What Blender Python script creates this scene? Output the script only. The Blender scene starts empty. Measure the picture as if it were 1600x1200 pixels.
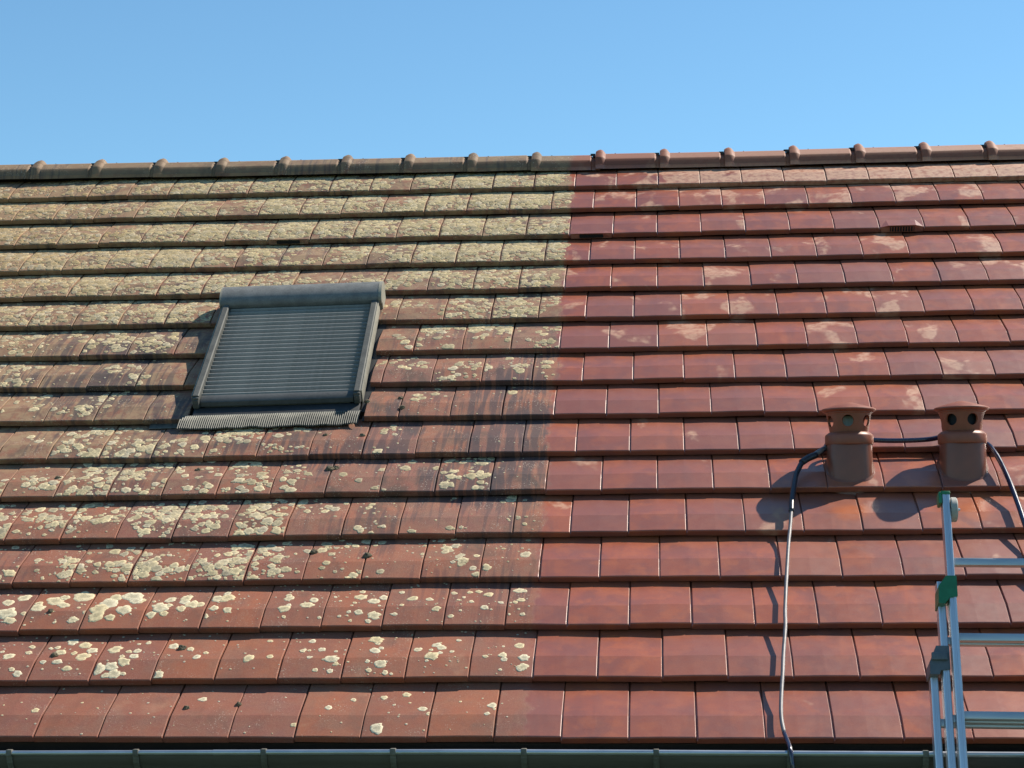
import bpy, bmesh, math, random
from mathutils import Vector, Matrix, noise

# ------------------------------------------------------------------ camera, sky, sun, exposure
scene = bpy.context.scene
col = scene.collection
R = math.radians
PITCH = R(36.0)                       # roof pitch
cam_data = bpy.data.cameras.new('camera')
cam = bpy.data.objects.new('camera', cam_data)
col.objects.link(cam)
_r = ((0.9965331325, 0.0830366323, -0.0051607663),
      (-0.0135797079, 0.1011458083, -0.9947789287),
      (-0.0820811022, 0.9914002437, 0.1019227624))
CAM = Vector((0.160521946, -7.206016261, 0.624509839))
cam.matrix_world = Matrix(((_r[0][0], -_r[1][0], -_r[2][0], CAM.x),
                           (_r[0][1], -_r[1][1], -_r[2][1], CAM.y),
                           (_r[0][2], -_r[1][2], -_r[2][2], CAM.z),
                           (0, 0, 0, 1)))
FPX = 2890.0
cam_data.sensor_width = 36.0
cam_data.lens = FPX / 1600 * 36
cam_data.clip_start = 0.05
cam_data.clip_end = 4000
scene.camera = cam

SUN_AZ, SUN_EL = R(58), R(50)         # azimuth from +Y (behind the ridge) towards +X
world = bpy.data.worlds.new('World')
scene.world = world
world.use_nodes = True
wn = world.node_tree
sky = wn.nodes.new('ShaderNodeTexSky')
sky.sky_type = 'NISHITA'
sky.sun_disc = False
sky.sun_elevation = SUN_EL
sky.sun_rotation = SUN_AZ
sky.altitude = 0
sky.air_density = 1.0
sky.dust_density = 0.0
sky.ozone_density = 6.5
grade = wn.nodes.new('ShaderNodeMix')
grade.data_type = 'RGBA'
grade.blend_type = 'MULTIPLY'
grade.inputs[0].default_value = 1.0
grade.inputs[7].default_value = (0.93, 1.10, 1.0, 1)
wn.links.new(sky.outputs[0], grade.inputs[6])
wn.links.new(grade.outputs[2], wn.nodes['Background'].inputs[0])
wn.nodes['Background'].inputs[1].default_value = 0.105
SUNV = Vector((math.sin(SUN_AZ) * math.cos(SUN_EL), math.cos(SUN_AZ) * math.cos(SUN_EL), math.sin(SUN_EL)))
sd = bpy.data.lights.new('sun', 'SUN')
sd.energy = 5.0
sd.angle = R(0.5)
sd.color = (1.0, 0.92, 0.79)
sun = bpy.data.objects.new('sun', sd)
sun.rotation_euler = (-SUNV).to_track_quat('-Z', 'Y').to_euler()
sun.location = SUNV * 30
col.objects.link(sun)
vs = scene.view_settings
vs.view_transform = 'Standard'
vs.look = 'None'
vs.gamma = 1.0
vs.use_curve_mapping = False
vs.exposure = 0.55

# ------------------------------------------------------------------ helpers
WORLD = {}                            # object name -> world matrix
RF = Matrix.Rotation(PITCH, 4, 'X')   # roof frame: x along the ridge, y up the slope, z off the roof
I4 = Matrix.Identity(4)
GROUND_Z = -2.95

def link(o, M, parent=None):
    col.objects.link(o)
    WORLD[o.name] = M.copy()
    if parent:
        o.parent = parent
        o.matrix_local = WORLD[parent.name].inverted() @ M
    else:
        o.matrix_world = M
    return o

def empty(name, M, parent=None):
    return link(bpy.data.objects.new(name, None), M, parent)

def mesh(name, verts, faces, mats, smooth=False, fm=None):
    me = bpy.data.meshes.new(name)
    me.from_pydata([tuple(v) for v in verts], [], faces)
    if not isinstance(mats, (list, tuple)):
        mats = [mats]
    for m in mats:
        me.materials.append(m)
    if fm:
        me.polygons.foreach_set('material_index', fm)
    if smooth:
        me.shade_smooth()
        if smooth != 'all':
            try:
                me.set_sharp_from_angle(angle=R(38))
            except Exception:
                pass
    me.update()
    return me

def obj(name, me, M=I4, parent=None):
    return link(bpy.data.objects.new(name, me), M, parent)

def tag(o, label=None, cat=None, group=None, kind=None):
    if label: o['label'] = label
    if cat: o['category'] = cat
    if group: o['group'] = group
    if kind: o['kind'] = kind
    return o

class MB:
    """collects shapes into one mesh"""
    def __init__(s):
        s.v, s.f, s.m = [], [], []
    def add(s, verts, faces, mi=0):
        n = len(s.v)
        s.v += [Vector(v) for v in verts]
        s.f += [tuple(i + n for i in f) for f in faces]
        s.m += [mi] * len(faces)
    def box(s, c, d, bev=0.0, M=None, mi=0):
        bm = bmesh.new()
        bmesh.ops.create_cube(bm, size=1)
        for v in bm.verts:
            v.co = Vector((v.co.x * d[0], v.co.y * d[1], v.co.z * d[2]))
        if bev:
            bmesh.ops.bevel(bm, geom=bm.edges[:], offset=bev, segments=2, affect='EDGES', profile=0.5)
        bm.verts.index_update()
        vs_ = [v.co + Vector(c) for v in bm.verts]
        if M: vs_ = [M @ v for v in vs_]
        s.add(vs_, [[v.index for v in f.verts] for f in bm.faces], mi)
        bm.free()
    def extrude(s, prof, axis0, axis1, ex, ey, mi=0, cap=True, closed=True):
        """profile points (a, b) -> a*ex + b*ey, swept from axis0 to axis1"""
        n = len(prof)
        a = [Vector(axis0) + ex * p[0] + ey * p[1] for p in prof]
        b = [Vector(axis1) + ex * p[0] + ey * p[1] for p in prof]
        fs = [(i, (i + 1) % n, n + (i + 1) % n, n + i) for i in range(n if closed else n - 1)]
        if cap and closed:
            fs += [tuple(range(n - 1, -1, -1)), tuple(range(n, 2 * n))]
        s.add(a + b, fs, mi)
    def lathe(s, prof, c, seg=40, mi=0):
        """profile (r, z) about the vertical through c"""
        c = Vector(c)
        n = len(prof)
        vs_ = []
        for k in range(seg):
            a = 2 * math.pi * k / seg
            for r, z in prof:
                vs_.append(c + Vector((r * math.cos(a), r * math.sin(a), z)))
        fs = []
        for k in range(seg):
            k2 = (k + 1) % seg
            for i in range(n - 1):
                fs.append((k * n + i, k2 * n + i, k2 * n + i + 1, k * n + i + 1))
        s.add(vs_, fs, mi)
    def tube(s, pts, rad, seg=10, mi=0):
        pts = [Vector(p) for p in pts]
        n = len(pts)
        rr = rad if isinstance(rad, (list, tuple)) else [rad] * n
        up = Vector((0, 0, 1))
        base = len(s.v)
        prev = None
        vs_ = []
        for i, p in enumerate(pts):
            t = (pts[min(i + 1, n - 1)] - pts[max(i - 1, 0)]).normalized()
            if prev is None:
                a = t.cross(up if abs(t.z) < .9 else Vector((1, 0, 0))).normalized()
            else:
                a = (prev - t * prev.dot(t)).normalized()
            prev = a
            b = t.cross(a)
            for k in range(seg):
                an = 2 * math.pi * k / seg
                vs_.append(p + (a * math.cos(an) + b * math.sin(an)) * rr[i])
        fs = []
        for i in range(n - 1):
            for k in range(seg):
                k2 = (k + 1) % seg
                fs.append((i * seg + k, i * seg + k2, (i + 1) * seg + k2, (i + 1) * seg + k))
        fs += [tuple(range(seg - 1, -1, -1)), tuple((n - 1) * seg + k for k in range(seg))]
        s.add(vs_, fs, mi)
    def build(s, name, mats, M=I4, parent=None, smooth=True, fix=True):
        me = mesh(name, s.v, s.f, mats, False, s.m)
        if fix:
            bm = bmesh.new(); bm.from_mesh(me)
            bmesh.ops.recalc_face_normals(bm, faces=bm.faces[:])
            bm.to_mesh(me); bm.free()
        if smooth:
            me.shade_smooth()
            if smooth != 'all':
                me.set_sharp_from_angle(angle=R(38))
        return obj(name, me, M, parent)

def catmull(pts, k=8):
    pts = [Vector(p) for p in pts]
    P = [pts[0] * 2 - pts[1]] + pts + [pts[-1] * 2 - pts[-2]]
    out = []
    for i in range(1, len(P) - 2):
        a, b, c, d = P[i - 1:i + 3]
        for j in range(k):
            t = j / k
            out.append(0.5 * ((2 * b) + (c - a) * t + (2 * a - 5 * b + 4 * c - d) * t * t + (3 * b - a - 3 * c + d) * t ** 3))
    out.append(pts[-1])
    return out

def project(p):
    d = Vector(p) - CAM
    c = [sum(_r[i][j] * d[j] for j in range(3)) for i in range(3)]
    return (800 + FPX * c[0] / c[2], 600 + FPX * c[1] / c[2])

# ------------------------------------------------------------------ materials
class NT:
    """small node-graph builder"""
    def __init__(s, name):
        s.mat = bpy.data.materials.new(name)
        s.mat.use_nodes = True
        s.t = s.mat.node_tree
        s.bsdf = s.t.nodes['Principled BSDF']
    def put(s, sock, v):
        if isinstance(v, bpy.types.NodeSocket):
            s.t.links.new(v, sock)
        elif isinstance(v, (tuple, list)) and len(v) == 3 and sock.type == 'RGBA':
            sock.default_value = (*v, 1)
        else:
            sock.default_value = v
    def node(s, kind, **kw):
        n = s.t.nodes.new(kind)
        for k, v in kw.items():
            setattr(n, k, v)
        return n
    def math(s, op, a, b=0.0, c=0.0, clamp=False):
        n = s.node('ShaderNodeMath', operation=op, use_clamp=clamp)
        s.put(n.inputs[0], a); s.put(n.inputs[1], b); s.put(n.inputs[2], c)
        return n.outputs[0]
    def mix(s, f, a, b, mode='MIX'):
        n = s.node('ShaderNodeMix', data_type='RGBA', blend_type=mode)
        s.put(n.inputs[0], f); s.put(n.inputs[6], a); s.put(n.inputs[7], b)
        return n.outputs[2]
    def step(s, x, lo, hi, a=0.0, b=1.0):
        n = s.node('ShaderNodeMapRange', interpolation_type='SMOOTHSTEP')
        s.put(n.inputs[0], x)
        for i, v in zip((1, 2, 3, 4), (lo, hi, a, b)):
            s.put(n.inputs[i], v)
        return n.outputs[0]
    def noise(s, vec, scale, detail=3.0, rough=0.5, dist=0.0):
        n = s.node('ShaderNodeTexNoise')
        s.put(n.inputs['Vector'], vec); s.put(n.inputs['Scale'], scale)
        s.put(n.inputs['Detail'], detail); s.put(n.inputs['Roughness'], rough)
        s.put(n.inputs['Distortion'], dist)
        return n.outputs[0]
    def scale(s, vec, k):
        n = s.node('ShaderNodeVectorMath', operation='MULTIPLY')
        s.put(n.inputs[0], vec); n.inputs[1].default_value = k
        return n.outputs[0]
    def offset(s, vec, k):
        n = s.node('ShaderNodeVectorMath', operation='ADD')
        s.put(n.inputs[0], vec); n.inputs[1].default_value = k
        return n.outputs[0]
    def bump(s, h, strength=0.3, dist=0.002):
        n = s.node('ShaderNodeBump')
        s.put(n.inputs['Strength'], strength); s.put(n.inputs['Distance'], dist); s.put(n.inputs['Height'], h)
        s.t.links.new(n.outputs[0], s.bsdf.inputs['Normal'])
    def out(s, color=None, rough=None, metal=None, spec=None, coat=None):
        for k, v in (('Base Color', color), ('Roughness', rough), ('Metallic', metal),
                     ('Specular IOR Level', spec), ('Coat Weight', coat)):
            if v is not None:
                s.put(s.bsdf.inputs[k], v)
        return s.mat

def simple(name, a, b, scale=30, rough=(0.5, 0.7), metal=0.0, bump=0.0, spec=0.5, stretch=(1, 1, 1), bd=0.001):
    n = NT(name)
    tc = n.node('ShaderNodeTexCoord').outputs['Object']
    v = n.scale(tc, stretch)
    nz = n.noise(v, scale, 4, 0.6)
    nb = n.noise(v, scale * 0.13, 2, 0.5)
    f = n.step(n.math('ADD', n.math('MULTIPLY', nz, 0.6), n.math('MULTIPLY', nb, 0.6)), 0.4, 0.8)
    if bump:
        n.bump(nz, bump, bd)
    return n.out(n.mix(f, a, b), n.math('ADD', n.math('MULTIPLY', nz, rough[1] - rough[0]), rough[0]), metal, spec)

# ------------------------------------------------------------------ house and roof carcass
W, G, TN = 0.26, 0.3437963, 0.0385     # tile cover width, gauge, nose height
U0, U1 = -5.72, 4.42                  # ends of the roof along the ridge
ROW_V = [0, .008, .0185, .002, -.006, -.007, -.015, -.018, -.011, -.0065, -.0076, .0017, .0047, .006, .016, .017, -.0055]
ROW_U = [0, .0068, .0025, -.002, -.0015, -.0015, -.003, -.001, 0, -.001, -.009, -.010, -.011, -.003, 0, .0056, .005]
ROW_S = [0, 0, 0, 0, 0, 0, 0, 0, 0, .001, .0086, .0095, .0155, .012, .016, .013, .002]   # left ends of the rows sink a little
V_RIDGE, RIDGE_Y, RIDGE_Z = 5.575, 4.52, 3.205

house = empty('house', Matrix.Translation((-0.65, 4.5, GROUND_Z)))
tag(house, 'house with red clay tile roof, left half lichen crusted, right half cleaned', 'house')

deck_mat = simple('roof_boarding', (.035, .025, .02), (.05, .035, .03), 12, (.8, .95))
n0, n1 = -.135, -.062
sec = [(0.03, n0), (V_RIDGE, n0), (V_RIDGE, n1), (0.03, n1)]
m = MB()
front = [RF @ Vector((0, a, b)) for a, b in sec]
for pts in (front, [Vector((0, 2 * RIDGE_Y - p.y, p.z)) for p in front]):
    prof = [(p.y, p.z) for p in pts]
    m.extrude(prof, (U0, 0, 0), (U1, 0, 0), Vector((0, 1, 0)), Vector((0, 0, 1)))
rinv = RF.inverted()
m.v = [rinv @ v for v in m.v]
roof = m.build('roof', deck_mat, RF, house, smooth=False)
roof['label'] = 'red clay tile roof slope, lichen crusted on the left and cleaned on the right'

def clay():
    n = NT('roof_clay')
    tcn = n.node('ShaderNodeTexCoord'); tcn.object = roof
    P = tcn.outputs['Object']
    sep = n.node('ShaderNodeSeparateXYZ'); n.put(sep.inputs[0], P)
    u, v = sep.outputs[0], sep.outputs[1]
    oi = n.node('ShaderNodeObjectInfo')
    at = n.node('ShaderNodeAttribute', attribute_name='tile_rand')
    rnd = n.math('FRACT', n.math('ADD', oi.outputs['Random'], at.outputs['Fac']))
    rnd2 = n.math('FRACT', n.math('MULTIPLY', rnd, 7.31))
    wob = n.math('MULTIPLY', n.math('SUBTRACT', n.noise(n.scale(P, (9, 5, 0)), 3, 3), 0.5), 0.11)
    wob = n.math('ADD', wob, n.math('MULTIPLY', n.math('SUBTRACT', n.noise(n.scale(P, (.2, 2.9, 0)), 1.0, 2), 0.5), 0.12))
    clean = n.step(n.math('ADD', u, wob), -.425, -.380)
    # --- washed clay
    big = n.noise(P, 4.5, 3, .55, .4)
    mid = n.noise(n.offset(P, (7, 3, 1)), 11, 3, .55, .3)
    brush = n.noise(n.scale(P, (6, 90, 6)), 1.0, 4, .6)
    c = n.mix(n.step(big, .38, .64), (.315, .074, .028), (.225, .060, .034))
    c = n.mix(n.math('MULTIPLY', n.step(mid, .46, .66), .55), c, (.41, .102, .028))
    c = n.mix(n.math('MULTIPLY', n.step(rnd, .15, 1.0), .75), c, (.190, .052, .034))
    c = n.mix(n.math('MULTIPLY', n.step(rnd2, .6, 1.0), .35), c, (.40, .118, .048))
    c = n.mix(n.math('MULTIPLY', n.step(brush, .45, .75), .22), c, (.19, .06, .045))
    grain = n.noise(P, 260, 3, .7)
    c = n.mix(n.math('MULTIPLY', n.step(grain, .35, .75), .18), c, (.46, .20, .13))
    c = n.mix(n.math('MULTIPLY', n.step(n.noise(n.scale(P, (7, 1.6, 3)), 1.0, 3, .6, .6), .52, .70), .38), c, (.17, .055, .038))
    dn = n.noise(n.offset(n.scale(P, (1, .75, 1)), (3.3, 1.7, 0)), 5.2, 3.0, .55, .35)
    thr = n.math('SUBTRACT', n.math('SUBTRACT', .70, n.step(v, 2.3, 3.4, 0, .085)),
                 n.math('MULTIPLY', n.step(v, 5.12, 5.17, 0, .36), n.step(u, -.6, 1.0)))
    thr = n.math('SUBTRACT', thr, n.math('MULTIPLY', n.step(v, 4.78, 4.82), .035))
    thr = n.math('SUBTRACT', thr, n.math('MULTIPLY', n.math('SUBTRACT', rnd2, .5), .17))
    dry = n.math('MULTIPLY', n.step(n.math('SUBTRACT', dn, thr), -.03, .065), n.step(n.noise(P, 30, 4, .65), .3, .62, .25, 1))
    c = n.mix(n.math('MULTIPLY', dry, n.step(v, 5.12, 5.17, .62, .85)), c, (.45, .245, .145))
    def blob(u0, v0, su, sv):
        a = n.math('DIVIDE', n.math('SUBTRACT', u, u0), su)
        b = n.math('DIVIDE', n.math('SUBTRACT', v, v0), sv)
        q = n.math('ADD', n.math('MULTIPLY', a, a), n.math('MULTIPLY', b, b))
        return n.math('EXPONENT', n.math('MULTIPLY', q, -1.0))
    rust = n.math('ADD', blob(1.0, 1.53, .085, .085), blob(1.545, 1.53, .08, .085))
    rust = n.math('ADD', rust, n.math('MULTIPLY', blob(.98, 1.15, .10, .10), .4))
    c = n.mix(n.math('MULTIPLY', n.step(n.math('ADD', rust, n.math('MULTIPLY', n.math('SUBTRACT', mid, .5), .6)), .1, .8), .75), c, (.40, .092, .018))
    c = n.mix(n.math('MULTIPLY', n.step(v, 5.41, 5.45), .8), c, (.205, .068, .040))
    # --- weathered clay under the lichen
    fl = n.noise(n.offset(P, (1, 9, 4)), 7, 4, .6, .3)
    d = n.mix(n.step(fl, .35, .68), (.275, .088, .048), (.190, .082, .056))
    d = n.mix(n.math('MULTIPLY', n.step(rnd, .3, 1), .5), d, (.19, .075, .07))
    d = n.mix(n.math('MULTIPLY', n.step(grain, .46, .66), .5), d, (.38, .22, .15))
    d = n.mix(n.math('MULTIPLY', n.step(n.noise(P, 110, 3, .65), .56, .7), .5), d, (.10, .055, .040))
    hi = n.math('MAXIMUM', n.step(v, 2.6, 4.4), n.math('MULTIPLY', n.step(u, -1.6, -2.5), n.step(v, 1.5, 2.3, 0, .85)))
    film = n.math('MULTIPLY', n.step(n.noise(P, 16, 4, .65, .4), .38, .60), n.math('ADD', n.math('MULTIPLY', hi, .6), .12))
    d = n.mix(n.math('MULTIPLY', hi, n.step(fl, .3, .7, .35, .85)), d, (.195, .112, .070))
    d = n.mix(film, d, (.33, .225, .125))
    lf = n.math('MULTIPLY', n.step(u, -2.6, -3.9), hi)
    d = n.mix(n.math('MULTIPLY', lf, .6), d, (.34, .215, .115))
    gr_ = n.noise(n.offset(n.scale(P, (1, .55, 1)), (2, 8, 3)), 5.5, 5, .68, .5)
    d = n.mix(n.math('MULTIPLY', n.step(gr_, .50, .68), n.step(v, .3, 1.3, .38, .72)), d, (.085, .058, .045))
    d = n.mix(n.math('MULTIPLY', n.step(v, 5.41, 5.45), .6), d, (.165, .115, .072))
    st = n.noise(n.scale(P, (34, 2.0, 0)), 1.0, 3, .55, .25)
    reg = n.math('ADD', blob(-.62, 2.15, .42, .75), blob(-2.75, 2.75, .5, .42))
    reg = n.math('ADD', reg, n.math('MULTIPLY', blob(-1.65, 2.1, .45, .25), .8))
    reg = n.math('ADD', reg, n.math('MULTIPLY', blob(-.55, 1.0, .28, .6), .4))
    reg = n.math('ADD', reg, n.math('MULTIPLY', n.step(n.noise(n.offset(P, (5, 5, 5)), 1.9, 2, .5), .42, .62), n.step(v, .5, 1.2, .12, .62)), 0, True)
    lowst = n.math('SUBTRACT', .66, n.math('MULTIPLY', reg, .24))
    sk = n.step(n.math('SUBTRACT', st, lowst), -.03, .09)
    d = n.mix(n.math('MULTIPLY', sk, n.math('ADD', n.math('MULTIPLY', reg, .58), .10)), d, (.040, .037, .046))
    vo = n.node('ShaderNodeTexVoronoi'); n.put(vo.inputs['Vector'], P); vo.inputs['Scale'].default_value = 95
    spk = n.math('MULTIPLY', n.step(vo.outputs['Distance'], .30, .16),
                 n.step(n.noise(P, 9, 3, .6), .50, .64))
    d = n.mix(n.math('MULTIPLY', spk, .7), d, (.52, .43, .33))
    lowr = n.math('MULTIPLY', n.step(v, 1.7, .7), n.step(fl, .75, .35, .2, .6))
    d = n.mix(lowr, d, n.mix(.30, c, (.22, .085, .05)))
    pore = n.math('MULTIPLY', n.step(n.noise(P, 140, 2, .6), .62, .72), .35)
    c = n.mix(pore, c, (.15, .05, .03))
    colr = n.mix(clean, d, c)
    rc = n.math('ADD', n.math('MULTIPLY', n.noise(P, 18, 3, .6), .16), n.math('ADD', .26, n.math('MULTIPLY', rnd, .08)))
    rc = n.math('ADD', rc, n.math('MULTIPLY', dry, .28))
    rough = n.math('ADD', n.math('MULTIPLY', clean, rc), n.math('MULTIPLY', n.math('SUBTRACT', 1.0, clean), .74))
    n.bump(n.math('ADD', n.math('MULTIPLY', grain, .5), n.math('MULTIPLY', n.noise(P, 55, 3, .6), .8)),
           n.math('ADD', .16, n.math('MULTIPLY', n.math('SUBTRACT', 1.0, clean), .3)), .0012)
    rdg = n.step(v, 5.41, 5.45)
    rough = n.math('MAXIMUM', rough, n.math('MULTIPLY', rdg, .62))
    wet = n.math('MULTIPLY', clean, n.math('SUBTRACT', 1.0, rdg))
    return n.out(colr, rough, 0.0, n.math('ADD', .35, n.math('MULTIPLY', wet, .6)))
CLAY = clay()
SLOT = simple('vent_slot_black', (.004, .004, .004), (.008, .008, .007), 40, (.8, .9))

# ------------------------------------------------------------------ roof tiles
rng = random.Random(11)
BEND = 0.128
SLOPE = (TN + .0012) / (G - BEND)
def zprof(y):
    return .0012 if y <= BEND else .0012 - (y - BEND) * SLOPE
def camber(x):
    t = x / W
    return .0016 * 4 * t * (1 - t)

def tile_geo(x0=0.0, x1=W, hood=False):
    """one interlocking clay tile: nose, bent lower band, flat upper panel, side lock on the left"""
    full = x0 <= 0.0
    xs = [(x0, -.0105), (x0 + .0052, -.0105), (x0 + .0058, -.001), (x0 + .0078, 0)] if full else [(x0, -.02), (x0 + .0005, 0)]
    xs += [(x0 + (x1 - x0) * .5, 0), (x1 - .0035, 0), (x1 - .0010, -.0020), (x1 - .0005, -.017)]
    ys = [(0.075, -.0300), (0.0040, -.0300), (0.0, -.0045), (.0012, -.0013), (.0045, .0005), (BEND, None), (G + .055, None)]
    vs_, fs = [], []
    nx = len(xs)
    for j, (y, z) in enumerate(ys):
        for (x, dz) in xs:
            zz = zprof(y) if z is None else z
            k = 0 if j < 2 else 1
            vs_.append((x, y, zz + dz * k + camber(x) * k))
    for j in range(len(ys) - 1):
        for i in range(nx - 1):
            fs.append((j * nx + i, j * nx + i + 1, (j + 1) * nx + i + 1, (j + 1) * nx + i))
    fm = [0] * len(fs)
    if hood:   # raised ventilation hood in the middle of the tile with a slotted mouth
        a, b = .012, W - .008
        h = .015 if hood == 'bars' else .005
        n = len(vs_)
        pts = [(a, .001, .0015), (a + .042, -.006, h), (b - .042, -.006, h), (b, .001, .0015),
               (b - .03, .215, zprof(.215) + .0006), (a + .03, .215, zprof(.215) + .0006),
               (a, -.004, -.029), (b, -.004, -.029)]
        vs_ += pts
        fs += [(n + 1, n + 2, n + 4, n + 5), (n, n + 1, n + 5), (n + 2, n + 3, n + 4), (n + 6, n + 7, n + 3, n + 2, n + 1, n)]
        fm += [0, 0, 0, 0]
        n = len(vs_)
        sx0, sx1 = a + .050, b - .050
        zt_ = h - .007
        vs_ += [(sx0, -.0075, -.024), (sx1, -.0075, -.024), (sx1, -.0085, zt_), (sx0, -.0085, zt_)]
        fs += [(n, n + 1, n + 2, n + 3)]; fm += [1]
        k = 9 if hood == 'bars' else 0
        for q in range(k):
            xa = sx0 + (sx1 - sx0) * (q + .35) / k; xb = xa + .0045
            n = len(vs_)
            vs_ += [(xa, -.0105, -.024), (xb, -.0105, -.024), (xb, -.0115, zt_), (xa, -.0115, zt_)]
            fs += [(n, n + 1, n + 2, n + 3)]; fm += [0]
    return vs_, fs, fm

def tile_mesh(name, **kw):
    v, f, fm = tile_geo(**kw)
    return mesh(name, v, f, [CLAY, SLOT], False, fm)

TILE = tile_mesh('roof_tile')
VENT = {'bars': tile_mesh('vent_tile', hood='bars'), 'open': tile_mesh('vent_tile', hood='open')}
VENT_AT = {(3, -1.5): 'open', (3, 5.5): 'bars', (3, -8.5): 'open'}

WIN_U, WIN_V, WIN_W, WIN_ROT = -2.231, 2.500, .860, R(2.2)
def win_left(v): return WIN_U - (v - WIN_V) * math.tan(WIN_ROT)

tiles = []            # (row, column, local matrix, x0, x1, visible area)
TM = {}
for k in range(1, 17):
    half = 0.5 if (16 - k) % 2 else 0.0
    for i in range(-23, 18):
        c_ = i + half
        u0 = c_ * W + ROW_U[k] + rng.uniform(-.0012, .0012)
        if u0 < U0 + .02 or u0 + W > U1: continue
        v0 = (16 - k) * G + ROW_V[k] + ROW_S[k] * min(0, u0 + .6)
        M = (Matrix.Translation((u0, v0 + rng.gauss(0, .0020), rng.uniform(-.0012, .0012)))
             @ Matrix.Rotation(rng.gauss(0, R(.10)), 4, 'Z') @ Matrix.Rotation(rng.gauss(0, R(.42)), 4, 'Y')
             @ Matrix.Rotation(rng.gauss(0, R(.12)), 4, 'X'))
        x0, x1 = 0.0, W
        if k in (7, 8, 9):
            vm = v0 + G * .4
            la, ra = win_left(vm) - .012, win_left(vm) + WIN_W + .030
            if u0 > la - .02 and u0 + W < ra + .02: continue
            if u0 < la < u0 + W: x1 = la - u0
            if u0 < ra < u0 + W: x0 = ra - u0
            if x1 - x0 < .03: continue
        cs = [project(RF @ M @ Vector(p)) for p in ((x0, 0, 0), (x1, 0, 0), (x1, G - .05, -.02), (x0, G - .05, -.02))]
        xa = [min(max(p[0], 0), 1600) for p in cs]
        ya = [min(max(p[1], 0), 1200) for p in cs]
        area = abs(sum(xa[a] * ya[(a + 1) % 4] - xa[(a + 1) % 4] * ya[a] for a in range(4))) / 2
        if k == 1: area *= .75
        hid = k == 6 and u0 > win_left(v0) - .05 and u0 + W < win_left(v0) + WIN_W + .1
        tiles.append((k, c_, M, x0, x1, area * (.5 if hid else 1)))
        TM[(k, c_)] = (M, x0, x1, u0, v0)
order = sorted(tiles, key=lambda t: -t[5])
singles = set((t[0], t[1]) for t in [t for t in order if (t[0], t[1]) not in VENT_AT][:296])
rest_v, rest_f, rest_r = [], [], []
POT_AT = {(11, 3.5), (11, 5.5)}
for k, c_, M, x0, x1, area in tiles:
    if (k, c_) in POT_AT: continue          # these two carry the vent pots
    if (k, c_) in VENT_AT:
        o = obj('vent_tile', VENT[VENT_AT[(k, c_)]], RF @ M, roof)
        o['label'] = 'raised ventilation tile with a dark slot in its front edge'
        continue
    cut = x0 > 0 or x1 < W
    if (k, c_) in singles and area > 0:
        me = tile_mesh('roof_tile', x0=x0, x1=x1) if cut else TILE
        obj('roof_tile', me, RF @ M, roof)
    else:
        v, f, fm = tile_geo(x0, x1)
        n = len(rest_v)
        rest_v += [M @ Vector(p) for p in v]
        rest_f += [tuple(a + n for a in q) for q in f]
        rest_r += [rng.random()] * len(v)
me = mesh('roof_tile_field', rest_v, rest_f, [CLAY, SLOT])
at = me.attributes.new('tile_rand', 'FLOAT', 'POINT')
at.data.foreach_set('value', rest_r)
tag(obj('roof_tile_field', me, RF, roof), kind='stuff')

# ------------------------------------------------------------------ ridge tiles
def ridge_mesh():
    L = .41
    prof = [(-.130, -.020), (-.130, .002), (-.122, .004), (-.117, .044), (-.110, .052), (-.070, .082), (-.064, .081), (-.060, .087), (-.032, .099), (-.012, .103), (0, .104)]
    prof = prof + [(-a, b) for a, b in prof[-2::-1]]
    stations = [(-.040, .007, .0), (-.038, .014, .003), (-.026, .018, .007), (-.010, .020, .010), (.006, .017, .007), (.016, .009, .003), (.024, .001, 0.0), (.026, 0, 0), (L - .075, 0, 0), (L - .068, -.003, 0), (L - .062, -.012, 0), (L - .01, -.014, 0)]
    v, f = [], []
    n = len(prof)
    for (x, dr, peak) in stations:
        for a, b in prof:
            k = 1 + dr / .11
            v.append((x, a * (1 + dr * .7 / .12), (b + .012) * k - .012 + peak * max(0, 1 - abs(a) / .06)))
    for j in range(len(stations) - 1):
        for i in range(n - 1):
            f.append((j * n + i, (j + 1) * n + i, (j + 1) * n + i + 1, j * n + i + 1))
    # left end thickness
    k0 = len(v)
    for a, b in prof:
        v.append((-.040, a * .93, (b + .012) * .9 - .012))
    for i in range(n - 1):
        f.append((i, i + 1, k0 + i + 1, k0 + i))
    k1 = len(v)
    for a, b in prof:
        v.append((.10, a * .93, (b + .012) * .9 - .012))
    for i in range(n - 1):
        f.append((k0 + i, k0 + i + 1, k1 + i + 1, k1 + i))
    me = mesh('ridge_tile', v, f, [CLAY, SLOT], True)
    return me
RIDGE = ridge_mesh()
CLIP = simple('ridge_clip_black', (.012, .012, .012), (.03, .028, .026), 60, (.5, .7))
def ridge_fix_mesh():
    b = MB()
    b.tube([(.085, 0, .098), (.085, 0, .1085)], [.0065, .004], 8)
    b.box((-.058, -.030, .094), (.030, .024, .012), .002)
    b.box((-.050, -.058, .080), (.016, .022, .016), .002)
    return mesh('ridge_clip', b.v, b.f, CLIP)
FIX = ridge_fix_mesh()
rr = random.Random(5)
for q in range(-4, 21):
    u = -3.914 + .4105 * q
    if u < U0 + .05 or u > U1 - .35: continue
    dz = .022 * max(0, (-1.0 - u) / 3.0) + rr.uniform(-.003, .003) + (.004 if u > 1 else 0)
    M = Matrix.Translation((u, RIDGE_Y, RIDGE_Z + dz)) @ Matrix.Rotation(rr.gauss(0, R(.25)), 4, 'Y') @ Matrix.Rotation(rr.gauss(0, R(.3)), 4, 'Z')
    obj('ridge_tile', RIDGE, M, roof)
    obj('ridge_clip', FIX, M, roof)

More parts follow.
